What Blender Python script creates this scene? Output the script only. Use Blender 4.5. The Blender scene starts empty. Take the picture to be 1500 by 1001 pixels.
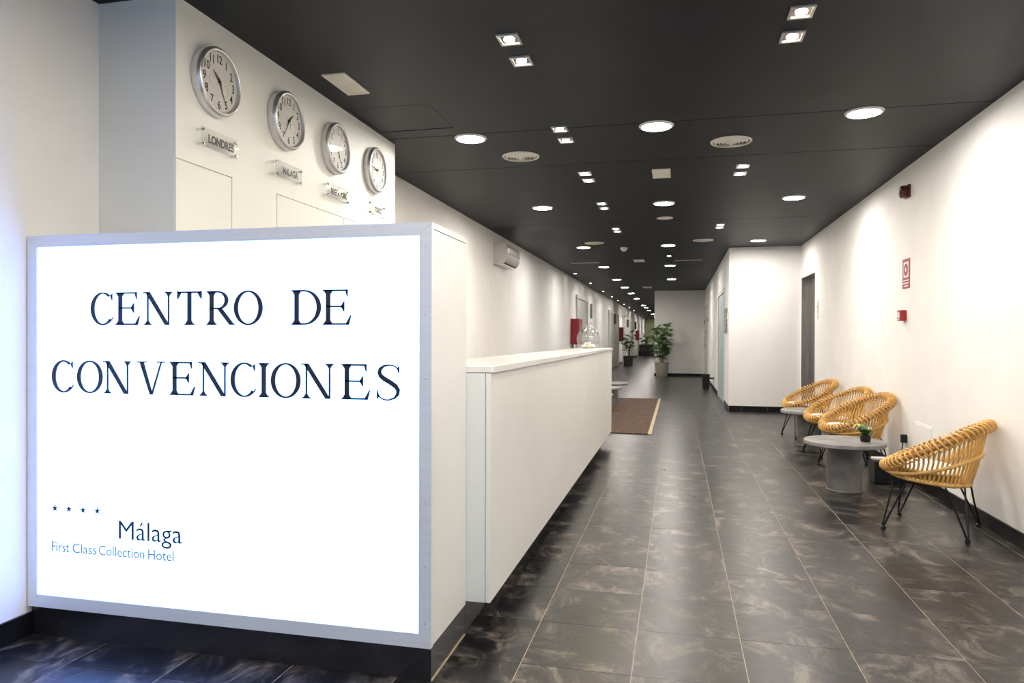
import bpy, bmesh, math, random
from mathutils import Vector, Matrix, Euler
random.seed(7)
PI = math.pi
scene = bpy.context.scene
C = scene.collection

# ------------------------------------------------------------------ camera
CAM_H = 1.192
FPX, YAW, PITCH, ROLL = 1040.945, 0.228615, -0.0057754, 0.0033769
fw = Vector((-math.sin(YAW)*math.cos(PITCH), math.cos(YAW)*math.cos(PITCH), math.sin(PITCH)))
rt = Vector((math.cos(YAW), math.sin(YAW), 0)); up = rt.cross(fw)
rt2 = math.cos(ROLL)*rt + math.sin(ROLL)*up; up2 = -math.sin(ROLL)*rt + math.cos(ROLL)*up
cam_d = bpy.data.cameras.new('camera'); cam = bpy.data.objects.new('camera', cam_d); C.objects.link(cam)
cam_d.sensor_width = 36.0; cam_d.lens = FPX/1500*36; cam_d.clip_start = 0.05; cam_d.clip_end = 300
cam.matrix_world = Matrix(((rt2.x, up2.x, -fw.x, 0), (rt2.y, up2.y, -fw.y, 0), (rt2.z, up2.z, -fw.z, CAM_H), (0, 0, 0, 1)))
scene.camera = cam

# ------------------------------------------------------------------ world, exposure
w = bpy.data.worlds.new('dusk'); scene.world = w; w.use_nodes = True
bg = w.node_tree.nodes['Background']; bg.inputs['Color'].default_value = (0.20, 0.50, 1.0, 1); bg.inputs['Strength'].default_value = 2.0
vs = scene.view_settings
vs.view_transform = 'Standard'; vs.look = 'None'; vs.gamma = 1; vs.exposure = 0.02; vs.use_curve_mapping = False

L_ROUND, L_SPOT, W_WASH, L_SIGN = 285.0, 500.0, 13.0, 1.0
WARM = (1.0, 0.935, 0.87)

# ------------------------------------------------------------------ materials
M = {}
def mat(name, col=(.8, .8, .8), rough=.5, metal=0.0, spec=.5, emit=None, estr=0.0, coat=0.0):
    m = bpy.data.materials.new(name); m.use_nodes = True
    b = m.node_tree.nodes['Principled BSDF']
    b.inputs['Base Color'].default_value = (*col, 1); b.inputs['Roughness'].default_value = rough
    b.inputs['Metallic'].default_value = metal; b.inputs['Specular IOR Level'].default_value = spec
    b.inputs['Coat Weight'].default_value = coat
    if emit:
        b.inputs['Emission Color'].default_value = (*emit, 1); b.inputs['Emission Strength'].default_value = estr
    M[name] = m
    return m
def N(m, t, **kw):
    n = m.node_tree.nodes.new(t)
    for k, v in kw.items():
        if k in n.inputs.keys(): n.inputs[k].default_value = v
        else: setattr(n, k, v)
    return n
def LK(m, a, b): m.node_tree.links.new(a, b)
def bsdf(m): return m.node_tree.nodes['Principled BSDF']
def mottle(m, c1, c2, scale=8, detail=6, lo=.35, hi=.65, bump=0.0, stretch=None, coord='Object', bscale=None):
    """base colour from noise between two pigments, optional fine relief"""
    tc = N(m, 'ShaderNodeTexCoord'); src = tc.outputs[coord]
    if stretch:
        mp = N(m, 'ShaderNodeMapping'); mp.inputs['Scale'].default_value = stretch; LK(m, src, mp.inputs['Vector']); src = mp.outputs[0]
    nz = N(m, 'ShaderNodeTexNoise', Scale=scale, Detail=detail); LK(m, src, nz.inputs['Vector'])
    cr = N(m, 'ShaderNodeValToRGB'); cr.color_ramp.elements[0].position = lo; cr.color_ramp.elements[1].position = hi
    cr.color_ramp.elements[0].color = (*c1, 1); cr.color_ramp.elements[1].color = (*c2, 1)
    LK(m, nz.outputs['Fac'], cr.inputs['Fac']); LK(m, cr.outputs['Color'], bsdf(m).inputs['Base Color'])
    if bump:
        bp = N(m, 'ShaderNodeBump', Strength=bump, Distance=.01)
        if bscale:
            n2 = N(m, 'ShaderNodeTexNoise', Scale=bscale, Detail=3); LK(m, src, n2.inputs['Vector']); LK(m, n2.outputs['Fac'], bp.inputs['Height'])
        else: LK(m, nz.outputs['Fac'], bp.inputs['Height'])
        LK(m, bp.outputs['Normal'], bsdf(m).inputs['Normal'])
    return m
mottle(mat('wall_paint', rough=.72), (.85, .838, .815), (.885, .873, .85), 3, bump=.03, bscale=120)
mottle(mat('ceiling_paint', rough=.5, spec=.2), (.006, .0075, .011), (.009, .0105, .015), 2.5, bump=.05, bscale=60)
mottle(mat('ceiling_dark', rough=.8), (.004, .004, .004), (.006, .006, .006), 4)
mottle(mat('laminate', rough=.38), (.77, .765, .72), (.80, .795, .75), 2)
mottle(mat('laminate_cool', rough=.38), (.74, .77, .755), (.77, .80, .785), 2)
mottle(mat('cabinet_white', rough=.5), (.79, .795, .75), (.82, .825, .78), 2)
mottle(mat('top_white', rough=.22, coat=.3), (.80, .795, .755), (.83, .825, .785), 2)
mottle(mat('seam_grey', rough=.7), (.30, .29, .26), (.36, .35, .32), 5)
mottle(mat('aluminium', rough=.45, metal=.25), (.78, .81, .83), (.83, .86, .88), 3, stretch=(1, 1, 60))
mottle(mat('steel', rough=.3, metal=.95), (.42, .40, .38), (.55, .52, .49), 6, stretch=(6, 6, .6))
mottle(mat('steel_door', rough=.38, metal=.9), (.16, .15, .14), (.22, .21, .19), 5, stretch=(6, 6, .4))
mottle(mat('brushed', rough=.33, metal=.85), (.66, .65, .66), (.78, .77, .77), 40, stretch=(1, 1, 8))
mottle(mat('chrome', rough=.15, metal=1.0), (.75, .74, .72), (.82, .81, .79), 10)
mottle(mat('skirting_tile', rough=.35, spec=.22), (.005, .005, .006), (.011, .011, .012), 9, bump=.05)
mottle(mat('plinth_tile', rough=.10, spec=.7), (.012, .012, .014), (.022, .021, .023), 5, bump=.03)
mottle(mat('grout', rough=.9), (.29, .235, .175), (.44, .365, .285), 30)
mottle(mat('black_metal', rough=.45, spec=.25), (.006, .006, .006), (.010, .010, .010), 20)
mottle(mat('black_plastic', rough=.4, spec=.3), (.008, .008, .009), (.014, .014, .015), 20)
mottle(mat('leather', rough=.4), (.010, .009, .009), (.018, .016, .016), 20, bump=.1)
mottle(mat('rattan', rough=.42, spec=.4), (.55, .31, .080), (.74, .455, .15), 26, bump=.12, stretch=(1, 1, .6))
mottle(mat('rattan_dark', rough=.5), (.33, .16, .04), (.46, .24, .07), 20)
mottle(mat('cushion', rough=.9), (.80, .77, .70), (.87, .84, .78), 60, bump=.2)
mottle(mat('concrete', rough=.55), (.17, .165, .16), (.27, .26, .25), 7, bump=.1)
mottle(mat('concrete_dark', rough=.55), (.10, .098, .095), (.21, .20, .195), 5, bump=.1)
mottle(mat('red', rough=.4), (.26, .006, .014), (.31, .009, .018), 12)
mottle(mat('dark_red', rough=.3), (.055, .002, .006), (.085, .004, .009), 12)
mottle(mat('white_plastic', rough=.35), (.76, .75, .72), (.80, .79, .76), 8)
mottle(mat('ac_plastic', rough=.22, coat=.4), (.62, .60, .58), (.66, .64, .62), 8)
mottle(mat('vent_plastic', rough=.5), (.70, .67, .58), (.76, .73, .64), 8)
mottle(mat('dial', rough=.5), (.80, .785, .75), (.83, .815, .78), 9)
mottle(mat('ink', rough=.45), (.006, .008, .012), (.012, .015, .021), 9)
mottle(mat('ink_grey', rough=.5), (.25, .32, .37), (.29, .36, .41), 9)
mottle(mat('print_faint', rough=.5), (.50, .49, .47), (.56, .55, .53), 9)
mottle(mat('mat_brown', rough=.95), (.060, .035, .021), (.125, .075, .045), 14, bump=.6, bscale=220)
mottle(mat('mat_edge', rough=.8), (.42, .33, .20), (.50, .40, .26), 20)
mottle(mat('mat_binding', rough=.8), (.03, .022, .016), (.05, .035, .025), 20)
mottle(mat('leaf', rough=.42), (.025, .085, .014), (.10, .23, .040), 5)
mottle(mat('leaf_dark', rough=.45), (.012, .045, .014), (.03, .095, .022), 5)
mottle(mat('stem', rough=.8), (.09, .055, .03), (.16, .11, .06), 30, bump=.4)
mottle(mat('petal', rough=.6), (.75, .60, .15), (.85, .72, .25), 30)
mottle(mat('pot_clay', rough=.8), (.27, .24, .19), (.37, .33, .27), 14, bump=.3, stretch=(8, 8, 1))
mottle(mat('pot_dark', rough=.55), (.035, .030, .027), (.06, .05, .045), 14)
mottle(mat('soil', rough=1), (.015, .010, .006), (.035, .024, .014), 40, bump=.8)
mottle(mat('door_blue', rough=.4), (.42, .55, .57), (.47, .60, .62), 4)
mottle(mat('door_grey', rough=.45), (.44, .45, .41), (.50, .51, .47), 4)
mottle(mat('door_cream', rough=.45), (.66, .63, .56), (.70, .67, .60), 4)
mottle(mat('frame_grey', rough=.45), (.60, .61, .57), (.65, .66, .62), 4)
mottle(mat('plaque_grey', rough=.4), (.20, .19, .175), (.26, .25, .23), 12)
mottle(mat('plaque_dark', rough=.4), (.06, .056, .05), (.08, .075, .07), 12)
mottle(mat('wall_green', rough=.7), (.68, .73, .40), (.75, .80, .48), 3)
mottle(mat('shell', rough=.6), (.78, .70, .50), (.90, .86, .74), 30, bump=.2)
mottle(mat('shell_gold', rough=.6), (.55, .38, .10), (.70, .52, .2), 30)
for nm, co, st in (('lamp_round', WARM, L_ROUND), ('lamp_spot', (1.0, .86, .62), L_SPOT)):
    m = mat(nm, (.9, .9, .9), .4)
    b = bsdf(m); b.inputs['Emission Color'].default_value = (*co, 1); b.inputs['Emission Strength'].default_value = st
m = mat('lamp_wash', (.9, .9, .9), .4, emit=(1, .93, .8), estr=60)
# the lit face of the sign: uneven tube glow painted as noise in the emission colour
m = mat('sign_face', (.55, .57, .58), .3)
tc = N(m, 'ShaderNodeTexCoord'); mp = N(m, 'ShaderNodeMapping'); mp.inputs['Scale'].default_value = (1, 1, .12)
LK(m, tc.outputs['Object'], mp.inputs['Vector'])
wv = N(m, 'ShaderNodeTexNoise', Scale=2.6, Detail=1.0); LK(m, mp.outputs[0], wv.inputs['Vector'])
cr = N(m, 'ShaderNodeValToRGB'); cr.color_ramp.elements[0].position = .36; cr.color_ramp.elements[1].position = .56
cr.color_ramp.elements[0].color = (.78, 1.05, 3.4, 1); cr.color_ramp.elements[1].color = (1.06, 2.3, 6.8, 1)
LK(m, wv.outputs['Fac'], cr.inputs['Fac']); LK(m, cr.outputs['Color'], bsdf(m).inputs['Emission Color']); bsdf(m).inputs['Emission Strength'].default_value = L_SIGN
# clear acrylic / thin panes
def thin_glass(name, tint=(.97, .98, .98), fac=.1, rough=.02):
    m = bpy.data.materials.new(name); m.use_nodes = True; nt = m.node_tree; nt.nodes.clear()
    o = nt.nodes.new('ShaderNodeOutputMaterial'); mx = nt.nodes.new('ShaderNodeMixShader')
    t = nt.nodes.new('ShaderNodeBsdfTransparent'); t.inputs[0].default_value = (*tint, 1)
    g = nt.nodes.new('ShaderNodeBsdfGlossy'); g.inputs['Roughness'].default_value = rough
    lw = nt.nodes.new('ShaderNodeLayerWeight'); lw.inputs['Blend'].default_value = .5; pw = nt.nodes.new('ShaderNodeMath'); pw.operation = 'POWER'; pw.inputs[1].default_value = 4.0; nt.links.new(lw.outputs['Facing'], pw.inputs[0]); fr = nt.nodes.new('ShaderNodeMath'); fr.operation = 'MULTIPLY_ADD'; fr.inputs[1].default_value = .65; fr.inputs[2].default_value = fac*.4; nt.links.new(pw.outputs[0], fr.inputs[0])
    nt.links.new(fr.outputs[0], mx.inputs[0]); nt.links.new(t.outputs[0], mx.inputs[1]); nt.links.new(g.outputs[0], mx.inputs[2]); nt.links.new(mx.outputs[0], o.inputs[0])
    M[name] = m
thin_glass('acrylic', (.985, .99, .985), .1, .03); thin_glass('pane', (.9, .95, .96), .1, .0); thin_glass('clock_glass', (.98, .98, .98), .09, .02)
thin_glass('vase_glass', (.985, .992, .99), .2, .01)
# slate floor tiles: each tile shows its own piece of stone
m = mat('slate', rough=.34, spec=.42); nt = m.node_tree; b = bsdf(m)
geo = N(m, 'ShaderNodeNewGeometry'); oi = N(m, 'ShaderNodeObjectInfo')
ad = N(m, 'ShaderNodeMath', operation='ADD'); LK(m, geo.outputs['Random Per Island'], ad.inputs[0]); LK(m, oi.outputs['Random'], ad.inputs[1])
mu = N(m, 'ShaderNodeMath', operation='MULTIPLY'); LK(m, ad.outputs[0], mu.inputs[0]); mu.inputs[1].default_value = 61.7
va = N(m, 'ShaderNodeVectorMath', operation='ADD'); LK(m, geo.outputs['Position'], va.inputs[0]); LK(m, mu.outputs[0], va.inputs[1])
mp = N(m, 'ShaderNodeMapping'); mp.inputs['Scale'].default_value = (1.0, .75, 1.0); mp.inputs['Rotation'].default_value = (0, 0, .5); LK(m, va.outputs[0], mp.inputs['Vector'])
n1 = N(m, 'ShaderNodeTexNoise', Scale=5.5, Detail=12.0, Roughness=.72, Distortion=.7); LK(m, mp.outputs[0], n1.inputs['Vector'])
c1 = N(m, 'ShaderNodeValToRGB'); e = c1.color_ramp.elements
e[0].position = .42; e[0].color = (.007, .007, .009, 1); e[1].position = .63; e[1].color = (.175, .152, .128, 1)
x = e.new(.50); x.color = (.015, .0145, .016, 1); x = e.new(.55); x.color = (.056, .049, .044, 1)
LK(m, n1.outputs['Fac'], c1.inputs['Fac'])
tv = N(m, 'ShaderNodeMapRange'); fr_ = N(m, 'ShaderNodeMath', operation='FRACT'); mm = N(m, 'ShaderNodeMath', operation='MULTIPLY'); mm.inputs[1].default_value = 7.31
LK(m, ad.outputs[0], mm.inputs[0]); LK(m, mm.outputs[0], fr_.inputs[0]); LK(m, fr_.outputs[0], tv.inputs['Value']); tv.inputs['To Min'].default_value = .62; tv.inputs['To Max'].default_value = 1.0
vm = N(m, 'ShaderNodeVectorMath', operation='SCALE'); LK(m, c1.outputs['Color'], vm.inputs[0]); LK(m, tv.outputs[0], vm.inputs['Scale']); LK(m, vm.outputs[0], b.inputs['Base Color'])
n2 = N(m, 'ShaderNodeTexNoise', Scale=7.0, Detail=6.0, Roughness=.6, Distortion=.6); LK(m, mp.outputs[0], n2.inputs['Vector'])
bp = N(m, 'ShaderNodeBump', Strength=.26, Distance=.012); LK(m, n2.outputs['Fac'], bp.inputs['Height']); LK(m, bp.outputs['Normal'], b.inputs['Normal'])
rr = N(m, 'ShaderNodeMapRange'); rr.inputs['To Min'].default_value = .23; rr.inputs['To Max'].default_value = .37; LK(m, n1.outputs['Fac'], rr.inputs['Value']); LK(m, rr.outputs[0], b.inputs['Roughness'])

# ------------------------------------------------------------------ mesh helpers
class MB:
    def __init__(s): s.v = []; s.f = []
    def add(s, vs, fs):
        o = len(s.v); s.v += [tuple(p) for p in vs]; s.f += [tuple(i+o for i in f) for f in fs]; return s
    def box(s, x0, x1, y0, y1, z0, z1):
        return s.add([(x0,y0,z0),(x1,y0,z0),(x1,y1,z0),(x0,y1,z0),(x0,y0,z1),(x1,y0,z1),(x1,y1,z1),(x0,y1,z1)],
                     [(0,3,2,1),(4,5,6,7),(0,1,5,4),(1,2,6,5),(2,3,7,6),(3,0,4,7)])
    def prism(s, poly, z0, z1):
        n = len(poly); a = sum(poly[i][0]*poly[(i+1) % n][1]-poly[(i+1) % n][0]*poly[i][1] for i in range(n))
        if a < 0: poly = poly[::-1]
        return s.add([(x,y,z0) for x,y in poly]+[(x,y,z1) for x,y in poly],
                     [tuple(range(n))[::-1], tuple(range(n, 2*n))]+[(i,(i+1) % n,n+(i+1) % n,n+i) for i in range(n)])
    def lathe(s, prof, n=24, closed=False):
        """prof: (r, z) from bottom to top, about local z"""
        vs = [(r*math.cos(2*PI*k/n), r*math.sin(2*PI*k/n), z) for r, z in prof for k in range(n)]; fs = []
        m_ = len(prof)
        for i in range(m_ if closed else m_-1):
            j = (i+1) % m_
            for k in range(n): fs.append((i*n+k, i*n+(k+1) % n, j*n+(k+1) % n, j*n+k))
        if not closed:
            if prof[0][0] > 1e-6: fs.append(tuple(range(n))[::-1])
            if prof[-1][0] > 1e-6: fs.append(tuple(range((m_-1)*n, m_*n)))
        return s.add(vs, fs)
    def tube(s, path, rad, n=8, closed=False, cap=True):
        P = [Vector(p) for p in path]; m_ = len(P)
        rads = rad if isinstance(rad, (list, tuple)) else [rad]*m_
        T = []
        for i in range(m_):
            a = P[(i-1) % m_] if (closed or i > 0) else P[i]; b_ = P[(i+1) % m_] if (closed or i < m_-1) else P[i]
            T.append((b_-a).normalized())
        u = T[0].orthogonal().normalized(); vs = []
        for i in range(m_):
            u = (u-T[i]*u.dot(T[i])); u = u.normalized() if u.length > 1e-6 else T[i].orthogonal().normalized()
            v_ = T[i].cross(u)
            for k in range(n):
                a = 2*PI*k/n; vs.append(P[i]+rads[i]*(math.cos(a)*u+math.sin(a)*v_))
        fs = []
        for i in range(m_ if closed else m_-1):
            j = (i+1) % m_
            for k in range(n): fs.append((i*n+k, i*n+(k+1) % n, j*n+(k+1) % n, j*n+k))
        if not closed and cap: fs += [tuple(range(n))[::-1], tuple(range((m_-1)*n, m_*n))]
        return s.add(vs, fs)
    def mesh(s, name, smooth=None, bevel=0):
        me = bpy.data.meshes.new(name); me.from_pydata(s.v, [], s.f); me.update()
        if bevel:
            bm = bmesh.new(); bm.from_mesh(me)
            bmesh.ops.bevel(bm, geom=list(bm.edges), offset=bevel, segments=2, profile=.6, affect='EDGES', clamp_overlap=True)
            bm.to_mesh(me); bm.free()
        if smooth:
            for p in me.polygons: p.use_smooth = True
            me.set_sharp_from_angle(angle=math.radians(smooth))
        return me
    def build(s, name, m, parent=None, loc=(0,0,0), rot=(0,0,0), smooth=None, bevel=0):
        return obj(name, s.mesh(name, smooth, bevel), m, parent, loc, rot)
def obj(name, me, m, parent=None, loc=(0,0,0), rot=(0,0,0), scale=(1,1,1)):
    if len(me.materials) == 0: me.materials.append(M[m])
    o = bpy.data.objects.new(name, me); C.objects.link(o)
    o.location = loc; o.rotation_euler = rot; o.scale = scale; o.parent = parent
    return o
def tag(o, label, cat, group=None, kind=None):
    o['label'] = label; o['category'] = cat
    if group: o['group'] = group
    if kind: o['kind'] = kind
    return o
def thing(name, label, cat, loc=(0,0,0), rot=(0,0,0), group=None):
    o = bpy.data.objects.new(name, None); C.objects.link(o); o.location = loc; o.rotation_euler = rot
    o.empty_display_size = .05
    return tag(o, label, cat, group)
def struct(o, label=None):
    o['kind'] = 'structure'
    if label: o['label'] = label
    return o
def copy_tree(o, parent=None):
    c = o.copy(); C.objects.link(c); c.parent = parent
    for ch in [k for k in o.children]: copy_tree(ch, c)
    return c
def text_mesh(name, txt, size=1.0, off=0.0, ext=.002, align='LEFT', sx=1.0, spacing=1.0):
    """flat lettering from the built-in sans face, turned into a mesh"""
    cu = bpy.data.curves.new(name, 'FONT'); cu.body = txt; cu.size = size; cu.offset = off; cu.extrude = ext
    cu.align_x = align; cu.resolution_u = 3; cu.space_character = spacing
    o = bpy.data.objects.new(name, cu); C.objects.link(o)
    dg = bpy.context.evaluated_depsgraph_get(); dg.update()
    me = bpy.data.meshes.new_from_object(o.evaluated_get(dg)); me.name = name
    bpy.data.objects.remove(o); bpy.data.curves.remove(cu)
    for v in me.vertices: v.co.x *= sx
    me.materials.clear()
    return me
def fit_text(name, txt, x0, x1, y0, h, off=0.0, ext=.001, hx=None):
    """lettering whose ink spans x0..x1 and whose tallest letter is h high (hx: part of h above the baseline)"""
    me = text_mesh(name, txt, 1.0, off, .5)
    xs = [v.co.x for v in me.vertices]; ys = [v.co.y for v in me.vertices]
    a, b_ = min(xs), max(xs); t = max(ys)
    for v in me.vertices:
        v.co = ((v.co.x-a)/(b_-a)*(x1-x0)+x0, v.co.y/t*h+y0, ext if v.co.z > 0 else 0)
    return me
def ordinal(i): return ['nearest', 'second', 'third', 'fourth', 'fifth', 'sixth', 'seventh', 'eighth', 'ninth', 'tenth', 'eleventh', 'twelfth', 'thirteenth', 'fourteenth', 'fifteenth'][i]
R90 = PI/2
FACE_S = (R90, 0, 0)        # local x,y,z -> X, Z, -Y   (faces the camera)
FACE_E = (R90, 0, R90)      # -> Y, Z, X      (on the left wall)
FACE_W = (R90, 0, -R90)     # -> -Y, Z, -X    (on the right wall)

# ------------------------------------------------------------------ room
LW, RW, CZ = -2.515, 1.918, 2.67
Y0, FAR, END = -3.8, 22.7, 58.0
LIFTY, PX, HX = 12.1, .82, -.70
# floor
fl = struct(MB().box(LW-.1, RW+.6, Y0-.1, END+.1, -.06, -.0012).build('floor', 'grout'), 'dark slate tiled floor of the hall and corridor')
TS, GX, GY = .40, .0036, .0018
xs = [-.153+.4*k for k in range(-6, 6)]; ys0 = 2.532
cands = []
for kx in range(len(xs)):
    for ky in range(-16, 140):
        a, b_ = max(xs[kx], LW), min(xs[kx]+TS, RW); c_, d_ = max(ys0+TS*ky, Y0), min(ys0+TS*(ky+1), END)
        if b_-a < .03 or d_-c_ < .03: continue
        if c_ > LIFTY+.3 and a > PX: continue
        if c_ > FAR+.3 and a > HX: continue
        cx, cy = (a+b_)/2, (c_+d_)/2
        p = Vector((cx, cy, -CAM_H)); dep = p.dot(fw); hid = True
        if dep > .5:
            u = 750+FPX*p.dot(rt2)/dep; v_ = 500.5-FPX*p.dot(up2)/dep
            hid = not (-60 < u < 1560 and v_ < 1090) or (cx < -.82 and 2.33 < cy < 8.6) or (cx < -.82-.0 and cy >= 8.6 and cx/cy < -.095)
        cands.append((hid, cy, a, b_, c_, d_))
cands.sort(key=lambda t: (t[0], t[1]))
cache = {}; far_tiles = MB(); n_ind = 0
for hid, cy, a, b_, c_, d_ in cands:
    hx, hy = (b_-a-GX)/2, (d_-c_-GY)/2
    if not hid and n_ind < 296:
        key = (round(hx, 4), round(hy, 4))
        if key not in cache:
            me = MB().box(-hx, hx, -hy, hy, -.004, 0).mesh('floor_tile'); cache[key] = me
        o = obj('floor_tile', cache[key], 'slate', fl, ((a+b_)/2, (c_+d_)/2, random.uniform(-.0004, 0)))
        n_ind += 1
    else:
        far_tiles.box((a+b_)/2-hx, (a+b_)/2+hx, (c_+d_)/2-hy, (c_+d_)/2+hy, -.004, 0)
o = far_tiles.build('floor_tiles_beyond', 'slate', fl); o['kind'] = 'stuff'
# walls
struct(MB().box(LW-.12, LW, Y0, END, 0, CZ).build('wall_left', 'wall_paint'), 'long white wall on the left of the corridor')
LD0, LD1, LDT, LDD = 10.905, 12.055, 2.152, .165   # lift opening
wr = MB(); wr.box(RW, RW+.3, Y0, LD0, 0, CZ); wr.box(RW, RW+.3, LD0, LD1, LDT, CZ); wr.box(RW, RW+.3, LD1, LIFTY, 0, CZ)
struct(wr.build('wall_right', 'wall_paint'), 'white wall on the right behind the rattan chairs')
struct(MB().box(PX+.12, RW+.3, LIFTY, LIFTY+.12, 0, CZ).build('wall_lift', 'wall_paint'), 'white wall facing the hall beside the lift')
PD0, PD1, PDT = 13.25, 14.95, 2.02          # opening of the pale blue door
wp = MB(); wp.box(PX, PX+.12, LIFTY, PD0, 0, CZ); wp.box(PX, PX+.12, PD0, PD1, PDT, CZ); wp.box(PX, PX+.12, PD1, FAR, 0, CZ)
struct(wp.build('wall_passage', 'wall_paint'), 'white wall of the passage with the pale blue door')
struct(MB().box(HX, PX+.12, FAR, FAR+.12, 0, CZ).build('wall_far', 'wall_paint'), 'white wall closing the hall behind the tall potted plant')
struct(MB().box(HX, HX+.12, FAR+.12, END, 0, CZ).build('wall_corridor', 'wall_paint'), 'right-hand wall of the narrow corridor beyond')
struct(MB().box(LW, HX+.12, END, END+.12, 0, CZ).build('wall_end', 'wall_green'), 'greenish wall at the very end of the corridor')
# back of the hall: glazed entrance behind the photographer
wb = MB(); wb.box(LW, -2.3, Y0-.12, Y0, 0, CZ); wb.box(.5, RW, Y0-.12, Y0, 0, CZ); wb.box(-2.3, .5, Y0-.12, Y0, 2.4, CZ)
struct(wb.build('wall_back', 'wall_paint'), 'white wall around the glazed entrance')
d = struct(MB().box(-2.3, .5, Y0-.09, Y0-.04, 0, .06).box(-2.3, .5, Y0-.09, Y0-.04, 2.34, 2.4).box(-2.3, -2.24, Y0-.09, Y0-.04, .06, 2.34).box(-.93, -.87, Y0-.09, Y0-.04, .06, 2.34).box(.44, .5, Y0-.09, Y0-.04, .06, 2.34).build('door_1', 'aluminium'), 'glazed entrance door')
for a, b_ in ((-2.24, -.93), (-.87, .44)): MB().box(a, b_, Y0-.07, Y0-.062, .06, 2.34).build('pane', 'pane', d)
# ceiling: dark boards with open joints, hatch
ce = struct(MB().box(LW-.12, RW+.3, Y0, END+.12, CZ+.03, CZ+.08).build('ceiling', 'ceiling_dark'), 'dark grey ceiling of wide boards')
HT = (-2.085, -1.545, 4.265, 4.80)
g = .005
for a, b_ in ((Y0, 1.9), (1.9, HT[2]), (HT[3], 4.975), (4.975, 6.02), (6.02, 9.2), (9.2, 13.35), (13.35, 17.3), (17.3, FAR), (FAR, 30), (30, 37), (37, 44), (44, END)):
    x1 = RW if b_ <= 12.2 else RW+.2
    MB().box(LW, x1, a+(0 if a in (HT[3],) else g), b_-(0 if b_ in (HT[2],) else g), CZ, CZ+.03).build('ceiling_panel', 'ceiling_paint', ce)
MB().box(LW, HT[0]-g, HT[2], HT[3], CZ, CZ+.03).build('ceiling_panel', 'ceiling_paint', ce)
MB().box(HT[1]+g, RW, HT[2], HT[3], CZ, CZ+.03).build('ceiling_panel', 'ceiling_paint', ce)
o = MB().box(HT[0], HT[1], HT[2]+2*g, HT[3]-2*g, CZ+.002, CZ+.03).build('access_hatch', 'ceiling_paint', ce)
# skirtings of dark tile
def skirting(name, a, b_, nrm, label, first=None):
    a, b_ = Vector((*a, 0)), Vector((*b_, 0)); L = (b_-a).length; dr = (b_-a).normalized(); n_ = Vector((*nrm, 0))
    root = MB(); 
    def slab(mb, s0, s1, t, z1):
        P = [a+dr*s0, a+dr*s1, a+dr*s1+n_*t, a+dr*s0+n_*t]
        mb.prism([(p.x, p.y) for p in P], 0.0, z1)
    slab(root, 0, L, .006, .088); o = struct(root.build(name, 'grout'), label)
    s = first if first else TS
    s0 = 0; cut = []
    while s0 < L-.01:
        s1 = min(s, L); cut.append((s0, s1)); s0 = s1; s += TS
    rest = MB()
    for i, (p, q) in enumerate(cut):
        if q-p < .01: continue
        if i < 40:
            mb = MB(); slab(mb, p+.0015, q-.0015, .012, .09); mb.build('skirting_tile', 'skirting_tile', o)
        else: slab(rest, p+.0015, q-.0015, .012, .09)
    if rest.v: r = rest.build('skirting_tiles_beyond', 'skirting_tile', o); r['kind'] = 'stuff'
    return o
skirting('baseboard_right', (RW, 1.0), (RW, LD0), (-1, 0), 'dark tile skirting under the rattan chairs', .21)
skirting('baseboard_lift', (PX, LIFTY), (RW, LIFTY), (0, -1), 'dark tile skirting below the lift wall', .205)
skirting('baseboard_passage', (PX, LIFTY-.012), (PX, PD0-.08), (-1, 0), 'short dark skirting before the pale blue door')
skirting('baseboard_passage_far', (PX, PD1+.08), (PX, 19.75), (-1, 0), 'dark skirting beyond the pale blue door')
skirting('baseboard_far', (HX, FAR), (PX, FAR), (0, -1), 'dark skirting behind the tall potted plant')
skirting('baseboard_left_near', (LW, Y0), (LW, 2.34), (1, 0), 'dark skirting left of the lit sign', .33)
skirting('baseboard_left', (LW, 5.2), (LW, END), (1, 0), 'dark skirting along the left corridor wall')
# partition carrying the clocks, with flush cupboard doors
PXW, PY0, PY1 = -2.12, 2.672, 5.12
pt = struct(MB().box(LW, PXW-.008, PY0, PY1, 0, CZ).build('wall_partition', 'cabinet_white'), 'white built-in cupboard wall carrying the four clocks')
pz = 1.966
def pboard(y0, y1, z0, z1, nm='panel'): return MB().box(PXW-.008, PXW, y0, y1, z0, z1).build(nm, 'cabinet_white', pt)
pboard(PY0, PY1, pz+.003, CZ)
pboard(3.073, 3.465, 0, pz+.003); pboard(5.04, PY1, 0, pz+.003)
for a, b_ in ((PY0, 3.067), (3.471, 4.262), (4.268, 5.034)):
    pboard(a+.002, b_-.001, .02, pz-.003, 'cupboard_door')
# lift
d2 = struct(MB().box(RW+.002, RW+LDD, LD1-.012, LD1, 0, LDT).box(RW+.002, RW+LDD, LD0, LD0+.012, 0, LDT).box(RW+.002, RW+LDD, LD0+.012, LD1-.012, LDT-.012, LDT).build('door_2', 'steel'), 'stainless steel lift door set in the right wall')
ym = (LD0+LD1)/2
for a, b_ in ((LD0+.012, ym-.002), (ym+.002, LD1-.012)): MB().box(RW+LDD-.03, RW+LDD, a, b_, .005, LDT-.012).build('door_leaf', 'steel_door', d2)
struct(MB().box(RW+.3, RW+.34, LD0-.1, LIFTY, 0, CZ).build('wall_shaft', 'ceiling_dark'), 'dark lift shaft behind the steel doors')
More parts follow.
